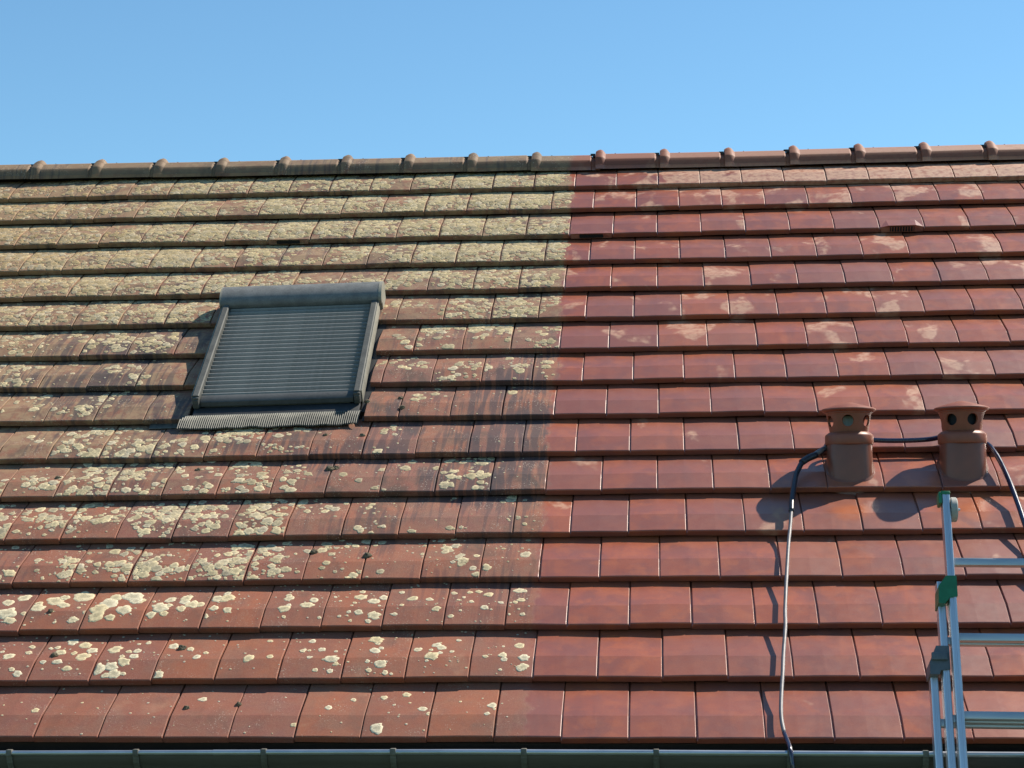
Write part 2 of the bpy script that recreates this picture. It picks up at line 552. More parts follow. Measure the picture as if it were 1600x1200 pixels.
# gable ends, walls, soffit: what carries the roof
RENDER = simple('wall_render', (.62, .58, .50), (.70, .66, .58), 25, (.85, .95), bump=.3)
b = MB()
zt = -.32
ge = RF @ Vector((0, .4, -.15))
zr = (RF @ Vector((0, V_RIDGE - .03, -.15))).z
for ua in (U0 + .25, U1 - .55):
    b.extrude([(ge.y, GROUND_Z), (ge.y, ge.z), (RIDGE_Y, zr), (2 * RIDGE_Y - ge.y, ge.z), (2 * RIDGE_Y - ge.y, GROUND_Z)],
              (ua, 0, 0), (ua + .3, 0, 0), Vector((0, 1, 0)), Vector((0, 0, 1)))
for ya in (ge.y + .15, 2 * RIDGE_Y - ge.y - .15):
    b.box(((U0 + U1) / 2 - .15, ya, (GROUND_Z + ge.z - .05) / 2), (U1 - U0 - 1.38, .3, ge.z - .05 - GROUND_Z))
b.build('wall', RENDER, I4, house, smooth=False)
FASCIA = simple('fascia_dark', (.018, .016, .015), (.03, .026, .024), 20, (.6, .8), stretch=(.2, 4, 4))
b = MB()
b.box(((U0 + U1) / 2, .040, -.155), (U1 - U0 - .04, .022, .17), .002)
b.build('fascia_board', FASCIA, I4, house)
b = MB()
b.box(((U0 + U1) / 2, .20, -.252), (U1 - U0 - .1, .29, .016))
b.build('soffit', simple('soffit_white', (.5, .5, .48), (.56, .56, .54), 8, (.6, .7)), I4, house, smooth=False)

# ------------------------------------------------------------------ gutter
ZINC = simple('zinc_gutter', (.062, .052, .040), (.095, .082, .064), 14, (.5, .7), metal=.1, bump=.08, stretch=(.25, 1, 2.5))
ZLIP = simple('zinc_lip', (.42, .44, .46), (.55, .57, .60), 30, (.28, .42), metal=.8, stretch=(.3, 1, 1))
CLIPM = simple('bracket_zinc', (.10, .09, .072), (.17, .16, .13), 60, (.5, .7), metal=.2)
GY = -.068
def lip_z(x):
    return -.0475 - .0055 * max(0, (-.7 - x)) - .0028 * max(0, x + .2)
def gutter_len(xa, xb, grow):
    g = MB()
    prof = []
    rad = .064 + grow
    for j in range(0, 19):
        a = math.pi + math.pi * j / 18
        prof.append((rad * math.cos(a), rad * math.sin(a) - .004))
    inner = [((rad - .003) * math.cos(math.pi + math.pi * j / 18), (rad - .003) * math.sin(math.pi + math.pi * j / 18) - .004) for j in range(18, -1, -1)]
    pr_ = prof + inner
    n = 12
    for s_ in range(n):
        x0, x1 = xa + (xb - xa) * s_ / n, xa + (xb - xa) * (s_ + 1) / n
        P0 = [Vector((x0, GY + a, lip_z(x0) + z_)) for a, z_ in pr_]
        P1 = [Vector((x1, GY + a, lip_z(x1) + z_)) for a, z_ in pr_]
        q = len(pr_)
        g.add(P0 + P1, [(i, (i + 1) % q, q + (i + 1) % q, q + i) for i in range(q)])
    o = g.build('gutter', ZINC, I4, house)
    l = MB()
    l.tube([(xa + (xb - xa) * s_ / n, GY - rad - .003, lip_z(xa + (xb - xa) * s_ / n) + .001) for s_ in range(n + 1)], .0095 + grow, 10)
    l.build('gutter_lip', ZLIP, I4, o)
    return o
gl = gutter_len(U0 - .05, -1.54, 0)
gr = gutter_len(-1.58, U1 + .05, .0012)
gl['label'] = 'left length of grey zinc gutter ending in an overlap joint'
gr['label'] = 'long grey zinc gutter length below the clean tiles'
for q in range(-6, 10):
    x = -2.381 + .4985 * q
    if not U0 < x < U1: continue
    g = MB()
    z = lip_z(x)
    a0 = [(GY + .0675 * math.cos(t), z - .004 + .0675 * math.sin(t)) for t in [math.pi + math.pi * j / 12 for j in range(13)]]
    for w0, w1, off in ((-.011, -.007, .0015), (.007, .011, .0015), (-.0075, .0075, 0)):
        for (ya, za), (yb, zb) in zip(a0[:-1], a0[1:]):
            na = Vector((0, ya - GY, za - z)).normalized() * (.002 + off)
            nb_ = Vector((0, yb - GY, zb - z)).normalized() * (.002 + off)
            A, B = Vector((x, ya, za)), Vector((x, yb, zb))
            wv0, wv1 = Vector((w0, 0, 0)), Vector((w1, 0, 0))
            g.add([A + wv0, A + wv1, B + wv1, B + wv0, A + wv0 + na, A + wv1 + na, B + wv1 + nb_, B + wv0 + nb_],
                  [(0, 1, 2, 3), (4, 5, 6, 7), (0, 4, 7, 3), (1, 5, 6, 2), (0, 1, 5, 4), (3, 2, 6, 7)])
    g.box((x, GY - .0675, z + .002), (.022, .0265, .025), .003)
    g.build('gutter_bracket', CLIPM, I4, gl if x < -1.56 else gr)

# ------------------------------------------------------------------ roof window with closed roller shutter
SH_DARK = simple('shutter_lacquer', (.21, .208, .20), (.285, .282, .27), 60, (.5, .65), spec=.2, bump=.05)
SH_BOX = simple('shutter_box_lacquer', (.120, .122, .118), (.185, .186, .178), 130, (.55, .7), spec=.3, bump=.25)
SH_RAIL = simple('shutter_rail_alu', (.060, .061, .057), (.105, .106, .096), 90, (.6, .75), spec=.3, bump=.2)
SH_CAP = simple('shutter_cap_yellowish', (.20, .19, .155), (.29, .275, .22), 70, (.6, .8), metal=.1, bump=.3)  # paler, yellower grey than the rails
DARKFR = simple('window_frame_dark', (.016, .017, .019), (.028, .029, .031), 40, (.5, .7))
LEAD = simple('lead_flashing', (.062, .064, .058), (.135, .135, .115), 45, (.45, .7), metal=.25, bump=.15)
WM = RF @ Matrix.Translation((WIN_U, WIN_V, 0)) @ Matrix.Rotation(WIN_ROT, 4, 'Z')
b = MB()
ww = WIN_W
b.box((ww / 2, .575, -.022), (ww - .045, 1.10, .08), .004)
b.box((ww / 2, -.040, -.006), (ww - .012, .110, .028), .004)  # near-black front box standing in for the shadowed recess below the shutter
window = b.build('roof_window', DARKFR, WM, house)
window['label'] = 'roof window closed by a dark grey roller shutter'
# side rails
for s_, x0 in ((0, 0.0), (1, ww - .036)):
    p = [(.0, .012), (.0, .072), (.005, .079), (.031, .079), (.036, .074), (.036, .012)]
    q = MB()
    q.extrude(p, (x0, -.004, 0), (x0, 1.055, 0), Vector((1, 0, 0)), Vector((0, 0, 1)))
    # rounded foot of the rail
    for i, (y, zt_, zb) in enumerate(((-.012, .072, .012), (-.018, .060, .012))):
        q.box((x0 + .018, y + .004, (zt_ + zb) / 2), (.034 - .004 * i, .022, zt_ - zb), .004)
    q.build('guide_rail', SH_RAIL, WM, window)
    e = MB()
    xs = x0 - .0035 if s_ == 0 else x0 + .0395
    e.box((xs, .522, .034), (.006, 1.03, .074), .002)
    e.build('rail_side_cover', SH_CAP, WM, window)
# slats
NS = 23
y0, y1 = .050, 1.020
pitch = (y1 - y0) / NS
def slat_mesh():
    prof = []
    for j in range(9):
        t = j / 8
        k_ = math.sin(math.pi * t ** .62) ** .8
        prof.append((t * (pitch - .015), .030 + .0215 * k_))
    prof += [(pitch - .015, .022), (0, .022)]
    m_ = MB()
    m_.extrude(prof, (.037, 0, 0), (ww - .037, 0, 0), Vector((0, 1, 0)), Vector((0, 0, 1)))
    me = mesh('shutter_slat', m_.v, m_.f, SH_DARK, True)
    return me
SL = slat_mesh()
for i in range(NS):
    obj('shutter_slat', SL, WM @ Matrix.Translation((0, y0 + i * pitch, rng.uniform(-.0008, .0008))), window)
e = MB()
e.extrude([(.046, .036), (.046, .048), (.038, .051), (.004, .049), (-.010, .040), (-.014, .018), (-.008, .012), (.046, .012)],
          (.039, 0, 0), (ww - .039, 0, 0), Vector((0, 1, 0)), Vector((0, 0, 1)))
e.build('end_bar', simple('end_bar_lacquer', (.060, .061, .060), (.090, .091, .088), 60, (.45, .6), spec=.3), WM, window)
e = MB()
e.extrude([(.006, -.004), (.006, .008), (-.004, .010), (-.006, -.004)], (.06, 0, 0), (ww - .06, 0, 0), Vector((0, 1, 0)), Vector((0, 0, 1)))
e.build('sash_rail', SH_DARK, WM, window)
# headbox
prof = [(.987, .054), (.983, .074)]
for j in range(0, 15):
    t = math.pi * (1.0 - j / 14 * 1.0)
    prof.append((1.075 + .092 * math.cos(t), (.076 + .050 * math.sin(t))))
prof += [(1.167, .004), (1.015, .004), (1.015, .050)]
e = MB()
e.extrude(prof, (-.012, 0, 0), (ww + .004, 0, 0), Vector((0, 1, 0)), Vector((0, 0, 1)))
e.build('shutter_box', SH_BOX, WM, window)
for xa, xb in ((-.020, -.0125), (ww + .0045, ww + .022)):
    e = MB()
    pc = [(1.075 + (a - 1.075) * 1.025, .069 + (z - .069) * 1.03) for a, z in prof]
    pc = [(a, z if z > .035 else -.01) for a, z in pc]
    e.extrude(pc, (xa, 0, 0), (xb, 0, 0), Vector((0, 1, 0)), Vector((0, 0, 1)))
    e.build('box_end_cap', SH_CAP, WM, window)
# pleated lead apron below, side gutters
e = MB()
nrib = 84
xa, xb = -.045, ww + .008
rows_ = [(-.085, .0095), (-.098, .010), (-.125, .008), (-.155, .003), (-.190, -.004), (-.192, -.009)]
vs_, fs = [], []
cols = nrib * 4 + 1
wr = random.Random(3)
for j, (y, z) in enumerate(rows_):
    for i in range(cols):
        t = i / (cols - 1)
        x = xa + (xb - xa) * t
        wv = .003 * math.sin(t * 21) + .003 * math.sin(t * 47 + 1) + .003 * noise.noise(Vector((t * 60, 0, 3)))
        amp = .0034 if j >= 1 else .0
        rib = amp * math.cos(math.pi * 2 * i / 4)
        yy = y + (wv if j >= 3 else 0)
        vs_.append((x - .012 * (j / 5), yy, z + rib + (.002 * math.sin(t * 33) if j >= 2 else 0)))
for j in range(len(rows_) - 1):
    for i in range(cols - 1):
        a = j * cols + i
        fs.append((a, a + cols, a + cols + 1, a + 1))
e.add(vs_, fs)
e.build('lead_apron', LEAD, WM, window, smooth=False)
e = MB()
e.box((-.125, -.117, -.0275), (.17, .05, .004), .001)
e.build('flashing_tail', LEAD, WM, window, smooth=False)
e = MB()
e.box((ww + .10, -.109, -.0275), (.18, .044, .004), .001)
e.build('flashing_tail', DARKFR, WM, window, smooth=False)
for xs in (-.020, ww + .022):
    e = MB()
    e.box((xs, .56, -.030), (.05, 1.2, .006))
    e.build('side_flashing', DARKFR, WM, window, smooth=False)

# ------------------------------------------------------------------ clay vent pots
POT = simple('pot_terracotta', (.205, .054, .025), (.285, .086, .042), 16, (.38, .55), bump=.25)
PIPE = simple('pot_pipe_shade_dark', (.135, .045, .027), (.210, .068, .038), 9, (.30, .45), bump=.2)  # pot clay coloured darker to stand in for the shade on the pipe
INNER = simple('pot_inner_black', (.006, .006, .007), (.012, .011, .011), 30, (.7, .9))
GREY = simple('pot_liner_grey', (.30, .34, .30), (.42, .45, .40), 60, (.6, .8))
def lantern(mb, c, zb, zt, rb, rt, holes, phase, th=.009, hr=.0268, hz=None):
    """tapering drum pierced by round holes, with an outer and an inner wall"""
    sec_a = 2 * math.pi / holes
    hz = hz if hz is not None else (zb + zt) / 2
    def P(a, z, off):
        r = rb + (rt - rb) * (z - zb) / (zt - zb) - off
        return Vector(c) + Vector((r * math.sin(a), -r * math.cos(a), z))
    N = 24
    rm = (rb + rt) / 2
    for h in range(holes):
        ac = phase + h * sec_a
        ring, outer = [], []
        for k in range(N):
            t = 2 * math.pi * k / N
            ca, sa = math.cos(t), math.sin(t)
            ring.append((ac + hr * ca / rm, hz + hr * sa))
            hw, up, dn_ = sec_a / 2, zt - hz, hz - zb
            s1 = hw / abs(ca) if abs(ca) > 1e-6 else 1e9
            vy = (up if sa > 0 else dn_)
            # square boundary in normalised space
            m_ = max(abs(ca), abs(sa))
            outer.append((ac + hw * ca / m_, hz + vy * sa / m_))
        for off in (0.0, th):
            v = [P(a, z, off) for a, z in ring]
            mid_ = [P(ra * .5 + oa * .5, rz * .5 + oz * .5, off) for (ra, rz), (oa, oz) in zip(ring, outer)]
            v += mid_ + [P(a, z, off) for a, z in outer]
            f = []
            for L_ in (0, N):
                f += [(L_ + k, L_ + (k + 1) % N, L_ + N + (k + 1) % N, L_ + N + k) for k in range(N)]
            mb.add(v, f)
        v = [P(a, z, 0) for a, z in ring] + [P(a, z, th) for a, z in ring]
        mb.add(v, [(k, (k + 1) % N, N + (k + 1) % N, N + k) for k in range(N)])

def vent_pot(cu, key, phase, label, liner):
    M, x0, x1, u0, v0 = TM[key]
    base = RF @ Vector((cu, v0 + .032 + .104 / math.cos(PITCH), 0))
    B = Matrix.Translation(base)
    root = empty('vent_pot', B, house)
    root['label'] = label
    obj('base_tile', tile_mesh('base_tile'), RF @ M, root)
    z0 = .272
    m_ = MB()                                # pipe, cut square well below the tile, with a skirt that follows the slope
    def sect(k, y0=-.095):
        # squarish with well rounded corners
        out = []
        for a in range(64):
            t = 2 * math.pi * a / 64 + .05
            cx_, sy_ = math.cos(t), math.sin(t)
            e_ = 2 / 2.7
            out.append((math.copysign(abs(cx_) ** e_, cx_) * .103 * k, math.copysign(abs(sy_) ** e_, sy_) * -y0 * k))
        return out
    S0 = sect(1.0)
    ns_ = len(S0)
    slope = math.tan(PITCH)
    vs_ = []
    for k_, zz in ((1.06, None), (.985, .150), (.97, .158)):
        for x, y in sect(k_):
            vs_.append(Vector((x, y, -.06 + y * slope if zz is None else zz)))
    m_.add(vs_, [(j * ns_ + k, j * ns_ + (k + 1) % ns_, (j + 1) * ns_ + (k + 1) % ns_, (j + 1) * ns_ + k) for j in range(2) for k in range(ns_)])
    vs_ = []
    for k_, h in ((1.01, .022), (1.055, .010), (1.13, .003), (1.16, -.006)):
        for x, y in sect(k_):
            y = max(y, -.100)
            vs_.append(Vector((x, y, y * slope + h / math.cos(PITCH) - .006)))
    m_.add(vs_, [(j * ns_ + k, j * ns_ + (k + 1) % ns_, (j + 1) * ns_ + (k + 1) % ns_, (j + 1) * ns_ + k) for j in range(3) for k in range(ns_)])
    m_.build('pipe', PIPE, B, root, smooth='all')
    m_ = MB()
    m_.lathe([(.100, .1050 + .0), (.110, .1075), (.112, .115), (.112, .147), (.110, .153), (.096, .164), (.088, .167), (.088, .105)], (0, 0, 0), 56)
    m_.build('collar', POT, B, root)
    m_ = MB()
    lantern(m_, (0, 0, 0), .164, z0 - .020, .089, .104, 6, phase, hz=.216)
    m_.lathe([(.104, z0 - .0205), (.112, z0 - .014), (.108, z0 - .0125)], (0, 0, 0), 56)
    m_.build('lantern', POT, B, root, fix=False, smooth='all')
    m_ = MB()
    m_.lathe([(.0, z0 - .012), (.104, z0 - .016), (.121, z0 - .009), (.126, z0 - .003), (.1255, z0 + .002), (.120, z0 + .0055), (.085, z0 + .016), (.045, z0 + .027), (.018, z0 + .034), (.006, z0 + .036), (.0, z0 + .0362)], (0, 0, 0), 56)
    m_.build('cap', POT, B, root)
    if liner:
        m_ = MB()
        m_.lathe([(.0, .245), (.040, .242), (.045, .235), (.046, .15)], (0, 0, 0), 24)
        m_.build('liner_pipe', GREY, B, root)
    else:
        m_ = MB()
        m_.lathe([(.0, .250), (.076, .250), (.078, .245), (.074, .15)], (0, 0, 0), 32)
        m_.build('liner_pipe', INNER, B, root)
    return root
vent_pot(1.018, (11, 3.5), R(-8), 'left clay vent pot with a grey pipe showing through its front hole', True)
vent_pot(1.538, (11, 5.5), R(22), 'right clay vent pot with two dark holes facing the viewer', False)

# ------------------------------------------------------------------ lichen crusts on the uncleaned tiles
def lichen_mat():
    n = NT('lichen')
    at = n.node('ShaderNodeAttribute', attribute_name='tone')
    rad = n.node('ShaderNodeAttribute', attribute_name='rim')
    tc = n.node('ShaderNodeTexCoord').outputs['Object']
    g1 = n.noise(tc, 120, 4, .7)
    g2 = n.noise(tc, 38, 3, .6)
    c = n.mix(n.step(g1, .35, .7), at.outputs['Color'], n.mix(.5, at.outputs['Color'], (.10, .09, .055)))
    ring = n.math('MULTIPLY', n.step(n.math('ADD', rad.outputs['Fac'], n.math('MULTIPLY', n.math('SUBTRACT', g2, .5), .8)), .62, .12), .8)
    c = n.mix(ring, c, n.mix(.62, at.outputs['Color'], (.11, .10, .065)))
    n.bump(n.math('ADD', g1, g2), .6, .0025)
    return n.out(c, .92, 0, .2)
LICH = lichen_mat()
SPOTS = [(-2.373,0.152,0.0164),(-1.71,0.245,0.0196),(-2.589,0.501,0.0275),(-2.512,0.531,0.0172),(-2.515,0.583,0.0173),(-2.546,0.405,0.017),
    (-2.514,0.379,0.0237),(-2.629,0.54,0.0121),(-2.376,0.536,0.0257),(-2.367,0.457,0.0221),(-2.314,0.412,0.0203),(-2.317,0.527,0.0188),
    (-2.27,0.499,0.0307),(-2.246,0.552,0.0257),(-2.29,0.598,0.0276),(-2.185,0.409,0.0387),(-2.141,0.368,0.0201),(-2.197,0.467,0.0203),(-2.13,0.43,0.0303),
    (-2.085,0.456,0.0321),(-2.106,0.378,0.0302),(-2.07,0.38,0.0151),(-2.149,0.56,0.0342),(-2.086,0.539,0.0153),(-2.051,0.546,0.0205),(-2.055,0.498,0.022),
    (-2.103,0.498,0.0136),(-2.061,0.605,0.0103),(-1.923,0.368,0.0283),(-1.904,0.581,0.0256),(-1.827,0.553,0.0187),(-1.785,0.487,0.0202),
    (-1.755,0.522,0.0135),(-1.565,0.478,0.0285),(-2.429,0.457,0.0136),(-2.352,0.625,0.0277),(-2.431,0.572,0.0138),(-2.405,0.579,0.0138),
    (-2.022,0.616,0.0137),(-2.418,0.41,0.0068),(-2.269,0.409,0.0067),(-2.711,0.888,0.0323),(-2.653,0.934,0.0288),(-2.601,0.928,0.0215),
    (-2.687,0.796,0.0426),(-2.659,0.74,0.0317),(-2.61,0.79,0.0159),(-2.57,0.835,0.0355),(-2.57,0.87,0.0214),(-2.505,0.893,0.0464),(-2.456,0.858,0.0284),
    (-2.472,0.927,0.0251),(-2.389,0.938,0.0465),(-2.343,0.794,0.0141),(-2.38,0.738,0.0245),(-2.334,0.868,0.0248),(-2.287,0.822,0.0424),
    (-2.286,0.766,0.0386),(-2.256,0.868,0.0496),(-2.242,0.926,0.0321),(-2.22,0.754,0.028),(-2.178,0.81,0.0422),(-2.165,0.931,0.0499),(-2.141,0.89,0.0284),
    (-2.119,0.89,0.0213),(-2.061,0.882,0.0106),(-1.993,0.895,0.0265),(-2.02,0.827,0.0421),(-1.988,0.843,0.0211),(-2.045,0.77,0.0244),
    (-1.991,0.778,0.0192),(-1.922,0.912,0.0283),(-1.925,0.877,0.0247),(-1.885,0.854,0.0351),(-1.926,0.818,0.0245),(-1.85,0.854,0.0211),
    (-1.78,0.822,0.0244),(-1.721,0.808,0.0209),(-1.806,0.761,0.0156),(-1.784,0.911,0.0317),(-1.743,0.916,0.0352),(-1.751,0.957,0.0177),
    (-2.456,0.722,0.0105),(-2.584,0.703,0.0077),(-2.382,0.834,0.0106),(-0.975,0.043,0.0346),(-1.188,0.178,0.0186),(-1.097,0.239,0.0161),
    (-0.976,0.259,0.0155),(-0.887,0.279,0.0177),(-0.808,0.171,0.0197),(-0.78,0.133,0.0133),(-0.927,0.201,0.008),(-0.866,0.216,0.0064),(-0.665,0.22,0.008),
    (-0.533,0.191,0.0206),(-0.549,0.128,0.0132),(-1.305,0.066,0.0143),(-0.523,0.162,0.0079),(-1.478,0.492,0.0151),(-1.504,0.626,0.0136),
    (-1.324,0.624,0.0169),(-1.272,0.552,0.0185),(-1.35,0.541,0.0168),(-1.324,0.544,0.0101),(-1.211,0.536,0.0094),(-1.312,0.486,0.0117),
    (-1.22,0.475,0.0316),(-1.197,0.441,0.0149),(-1.275,0.401,0.0148),(-1.213,0.395,0.0148),(-1.054,0.631,0.0303),(-1.049,0.538,0.0283),
    (-1.022,0.559,0.0134),(-1.01,0.439,0.028),(-1.054,0.398,0.0148),(-0.985,0.382,0.0164),(-0.959,0.374,0.0082),(-1.067,0.456,0.0116),
    (-1.043,0.596,0.0117),(-0.87,0.548,0.0183),(-0.794,0.585,0.0233),(-0.772,0.563,0.0216),(-0.804,0.49,0.0313),(-0.774,0.516,0.0132),(-0.813,0.542,0.01),
    (-0.822,0.459,0.0082),(-0.725,0.526,0.0116),(-0.707,0.622,0.0134),(-0.656,0.412,0.0065),(-0.585,0.487,0.0131),(-0.515,0.5,0.0213),
    (-0.506,0.469,0.0163),(-0.518,0.402,0.0091),(-0.517,0.573,0.0083),(-0.451,0.583,0.0232),(-0.425,0.484,0.0229),(-0.428,0.422,0.0244),
    (-0.44,0.407,0.0162),(-1.47,0.903,0.0245),(-1.474,0.929,0.0176),(-1.359,0.891,0.0227),(-1.475,0.812,0.0277),(-1.459,0.84,0.0139),
    (-1.379,0.842,0.0312),(-1.467,0.753,0.0121),(-1.313,0.75,0.0103),(-1.269,0.916,0.0105),(-1.242,0.879,0.0087),(-1.157,0.966,0.0158),
    (-1.157,0.915,0.0279),(-1.096,0.878,0.0294),(-1.056,0.912,0.0243),(-1.177,0.861,0.0121),(-1.15,0.788,0.0206),(-1.191,0.788,0.011),
    (-1.185,0.838,0.0076),(-1.228,0.757,0.0103),(-1.078,0.765,0.0325),(-1.1,0.724,0.0153),(-1.177,0.727,0.0102),(-1.195,0.762,0.0069),
    (-1.067,0.838,0.0086),(-0.985,0.954,0.0139),(-0.93,0.894,0.0249),(-0.856,0.885,0.0179),(-0.971,0.834,0.012),(-0.995,0.77,0.0137),
    (-0.817,0.805,0.0188),(-0.757,0.95,0.0146),(-0.651,0.963,0.0173),(-0.688,0.955,0.0156),(-0.607,0.934,0.0241),(-0.71,0.909,0.011),
    (-0.731,0.884,0.0103),(-0.673,0.869,0.013),(-0.612,0.818,0.0164),(-0.717,0.845,0.0062),(-0.714,0.796,0.0085),(-0.751,0.758,0.0136),
    (-0.548,0.863,0.0137),(-0.507,0.77,0.0085),(-0.505,0.857,0.0068),(-0.478,0.968,0.0276),(-0.454,0.965,0.0155),(-0.463,0.882,0.0205),
    (-0.485,0.859,0.0137),(-0.467,0.806,0.0075),(-0.449,0.769,0.0118)]
# row, from u, to u, share of the tile covered
DENSITY = [(1,-5.32,-3.06,0.5),(1,-3.06,-0.44,0.72),(2,-5.21,-3.02,0.55),(2,-3.02,-0.41,0.72),(3,-5.11,-2.94,0.6),(3,-2.94,-0.39,0.72),
    (4,-5.0,-0.4,0.66),(5,-4.89,-2.38,0.6),(5,-2.38,-1.43,0.5),(5,-1.43,-0.41,0.55),(6,-4.79,-2.37,0.5),(6,-1.39,-1.03,0.2),(6,-1.03,-0.5,0.55),
    (6,-0.5,-0.41,0.3),(7,-4.68,-2.51,0.36),(7,-1.33,-1.21,0.1),(7,-1.21,-0.39,0.4),(8,-4.57,-2.57,0.28),(8,-1.37,-0.38,0.2),(9,-4.46,-2.61,0.2),
    (9,-1.26,-0.97,0.05),(9,-0.97,-0.41,0.02),(10,-4.36,-2.44,0.3),(10,-2.44,-1.86,0.42),(10,-1.86,-1.57,0.2),(10,-1.57,-1.15,0.05),(11,-4.25,-2.7,0.3),
    (11,-2.7,-1.79,0.42),(11,-1.79,-1.54,0.2),(11,-1.54,-0.9,0.04),(11,-0.9,-0.65,0.42),(12,-4.14,-2.58,0.35),(12,-2.58,-1.55,0.5),(12,-1.55,-1.01,0.1),
    (12,-1.01,-0.42,0.05),(13,-4.04,-2.54,0.45),(13,-2.54,-1.66,0.5),(13,-1.66,-1.46,0.3),(13,-1.46,-0.97,0.12),(13,-0.97,-0.63,0.2),
    (13,-0.63,-0.41,0.05)]
lr = random.Random(23)
EDGE = [0, -.426, -.390, -.380, -.386, -.398, -.398, -.380, -.389, -.406, -.412, -.411, -.408, -.385, -.413, -.389, -.49]   # where the washing stopped, row by row
LV, LF, LC, LRIM = [], [], [], []
def tile_at(k, u):
    half = 0.5 if (16 - k) % 2 else 0.0
    c_ = math.floor((u - ROW_U[k]) / W - half) + half
    return TM.get((k, c_))
def crust(k, u, v, r, tone, seg=None, h=None):
    t = tile_at(k, u)
    if not t: return
    M, x0, x1, u0, v0 = t
    x, y = u - u0, v - v0
    xa, xb = x0 + (.011 if x0 == 0 else .002), x1 - .002
    if x < xa or x > xb or y < .004 or y > G + .01: return
    seg = seg or (10 if r < .012 else 16 if r < .024 else 22)
    h = h or min(.0019, .0006 + r * .035) * lr.uniform(.7, 1.2)
    n = len(LV)
    ph, el = lr.uniform(0, 6.28), lr.uniform(.78, 1.0)
    ea = lr.uniform(0, 3.14)
    sd_ = lr.uniform(0, 100)
    rings = ((1.0, -.0006, 1.0), (.93, .55, .9), (.62, 1.0, .5))
    pts = []
    for rf, hf, rim in rings:
        for q in range(seg):
            a = 2 * math.pi * q / seg
            k_ = 1 + .34 * noise.noise(Vector((math.cos(a) * 1.3 + sd_, math.sin(a) * 1.3, sd_))) + .26 * noise.noise(Vector((math.cos(a) * 3.5, math.sin(a) * 3.5 + sd_, 1)))
            dx, dy = math.cos(a) * r * rf * k_, math.sin(a) * r * rf * k_ * el
            px_, py_ = x + dx * math.cos(ea) - dy * math.sin(ea), y + dx * math.sin(ea) + dy * math.cos(ea)
            px_ = min(max(px_, xa), xb)
            py_ = min(max(py_, .0042), G + .02)
            pts.append((px_, py_, zprof(py_) + camber(px_) + (hf * h if hf > 0 else -.0006), rim))
    pts.append((x, y, zprof(y) + camber(x) + h * .72, 0.0))
    for p in pts:
        LV.append(M @ Vector(p[:3])); LC.append((*tone, 1)); LRIM.append(p[3])
    for j in range(2):
        for q in range(seg):
            q2 = (q + 1) % seg
            LF.append((n + j * seg + q, n + j * seg + q2, n + (j + 1) * seg + q2, n + (j + 1) * seg + q))
    for q in range(seg):
        LF.append((n + 2 * seg + q, n + 2 * seg + (q + 1) % seg, n + 3 * seg))
def row_of(v): return max(1, min(16, 16 - int((v + .012) // G)))
CREAM, OCHRE, OLIVE, GREYL = (.74, .595, .35), (.50, .32, .135), (.57, .435, .22), (.58, .50, .39)
def lerp(a, b, t): return tuple(p + (q - p) * t for p, q in zip(a, b))
def tone_for(k, u):
    hi = max(0, min(1, (9.5 - k) / 5))
    left = max(0, min(1, (-2.3 - u) / 1.5))
    t = lerp(CREAM, lerp(OLIVE, OCHRE, left), hi * lr.uniform(.55, 1.0))
    t = lerp(t, GREYL, lr.random() ** 2 * .6)
    s_ = lr.uniform(.62, 1.08)
    return tuple(min(.8, c * s_) for c in t)
for u, v, r in SPOTS:
    crust(row_of(v), u, v, r * lr.uniform(.92, 1.05), lerp((.78, .68, .48), CREAM, lr.random()))
for k, ua, ub, cov in DENSITY:
    area = (ub - ua) * (G - .04)
    v0 = (16 - k) * G + ROW_V[k]
    cov = min(.87, cov * (1.24 if k < 7 else 1.16))
    goal = -math.log(1 - cov) * area * 1.10
    acc = 0.0
    rm = (.006, .026) if k < 7 else (.006, .029)
    while acc < goal:
        cu, cv = lr.uniform(ua, ub), lr.uniform(.004, G)
        dens = noise.noise(Vector((cu * 3.1, (v0 + cv) * 3.1, 7.7)))
        if dens < lr.uniform(-.55, .25): continue
        for q in range(1 + int(lr.expovariate(1 / 3.2))):
            r = rm[0] + (rm[1] - rm[0]) * lr.random() ** 2.1
            du, dv = lr.gauss(0, .038), lr.gauss(0, .030)
            uu, vv = cu + du, cv + dv
            if uu > EDGE[k] - .012 + .03 * noise.noise(Vector((0, (v0 + cv) * 14, 2))) or uu > ub + .03 or uu < ua - .03 or not 0 < vv < G + .01: continue
            crust(k, uu, v0 + ROW_S[k] * min(0, uu + .6) + vv, r, tone_for(k, uu))
            acc += math.pi * r * r
# tiny crumbs between the crusts
for q in range(2600):
    k = lr.choice((1, 2, 3, 4, 5, 6, 7, 8, 9, 10, 11, 12, 13, 13, 14, 14, 14, 15, 15, 15, 16))
    u = lr.uniform(-4.6, -.42)
    crust(k, u, (16 - k) * G + ROW_V[k] + lr.uniform(.01, G), lr.uniform(.0022, .0068), lerp(CREAM, GREYL, lr.random()), 6)
me = mesh('lichen', LV, LF, LICH, 'all')
ca = me.attributes.new('tone', 'FLOAT_COLOR', 'POINT')
ca.data.foreach_set('color', [x for c in LC for x in c])
ra = me.attributes.new('rim', 'FLOAT', 'POINT')
ra.data.foreach_set('value', LRIM)
tag(obj('lichen', me, RF), 'pale yellow and cream lichen crusts spread over the uncleaned left tiles', 'lichen', kind='stuff')

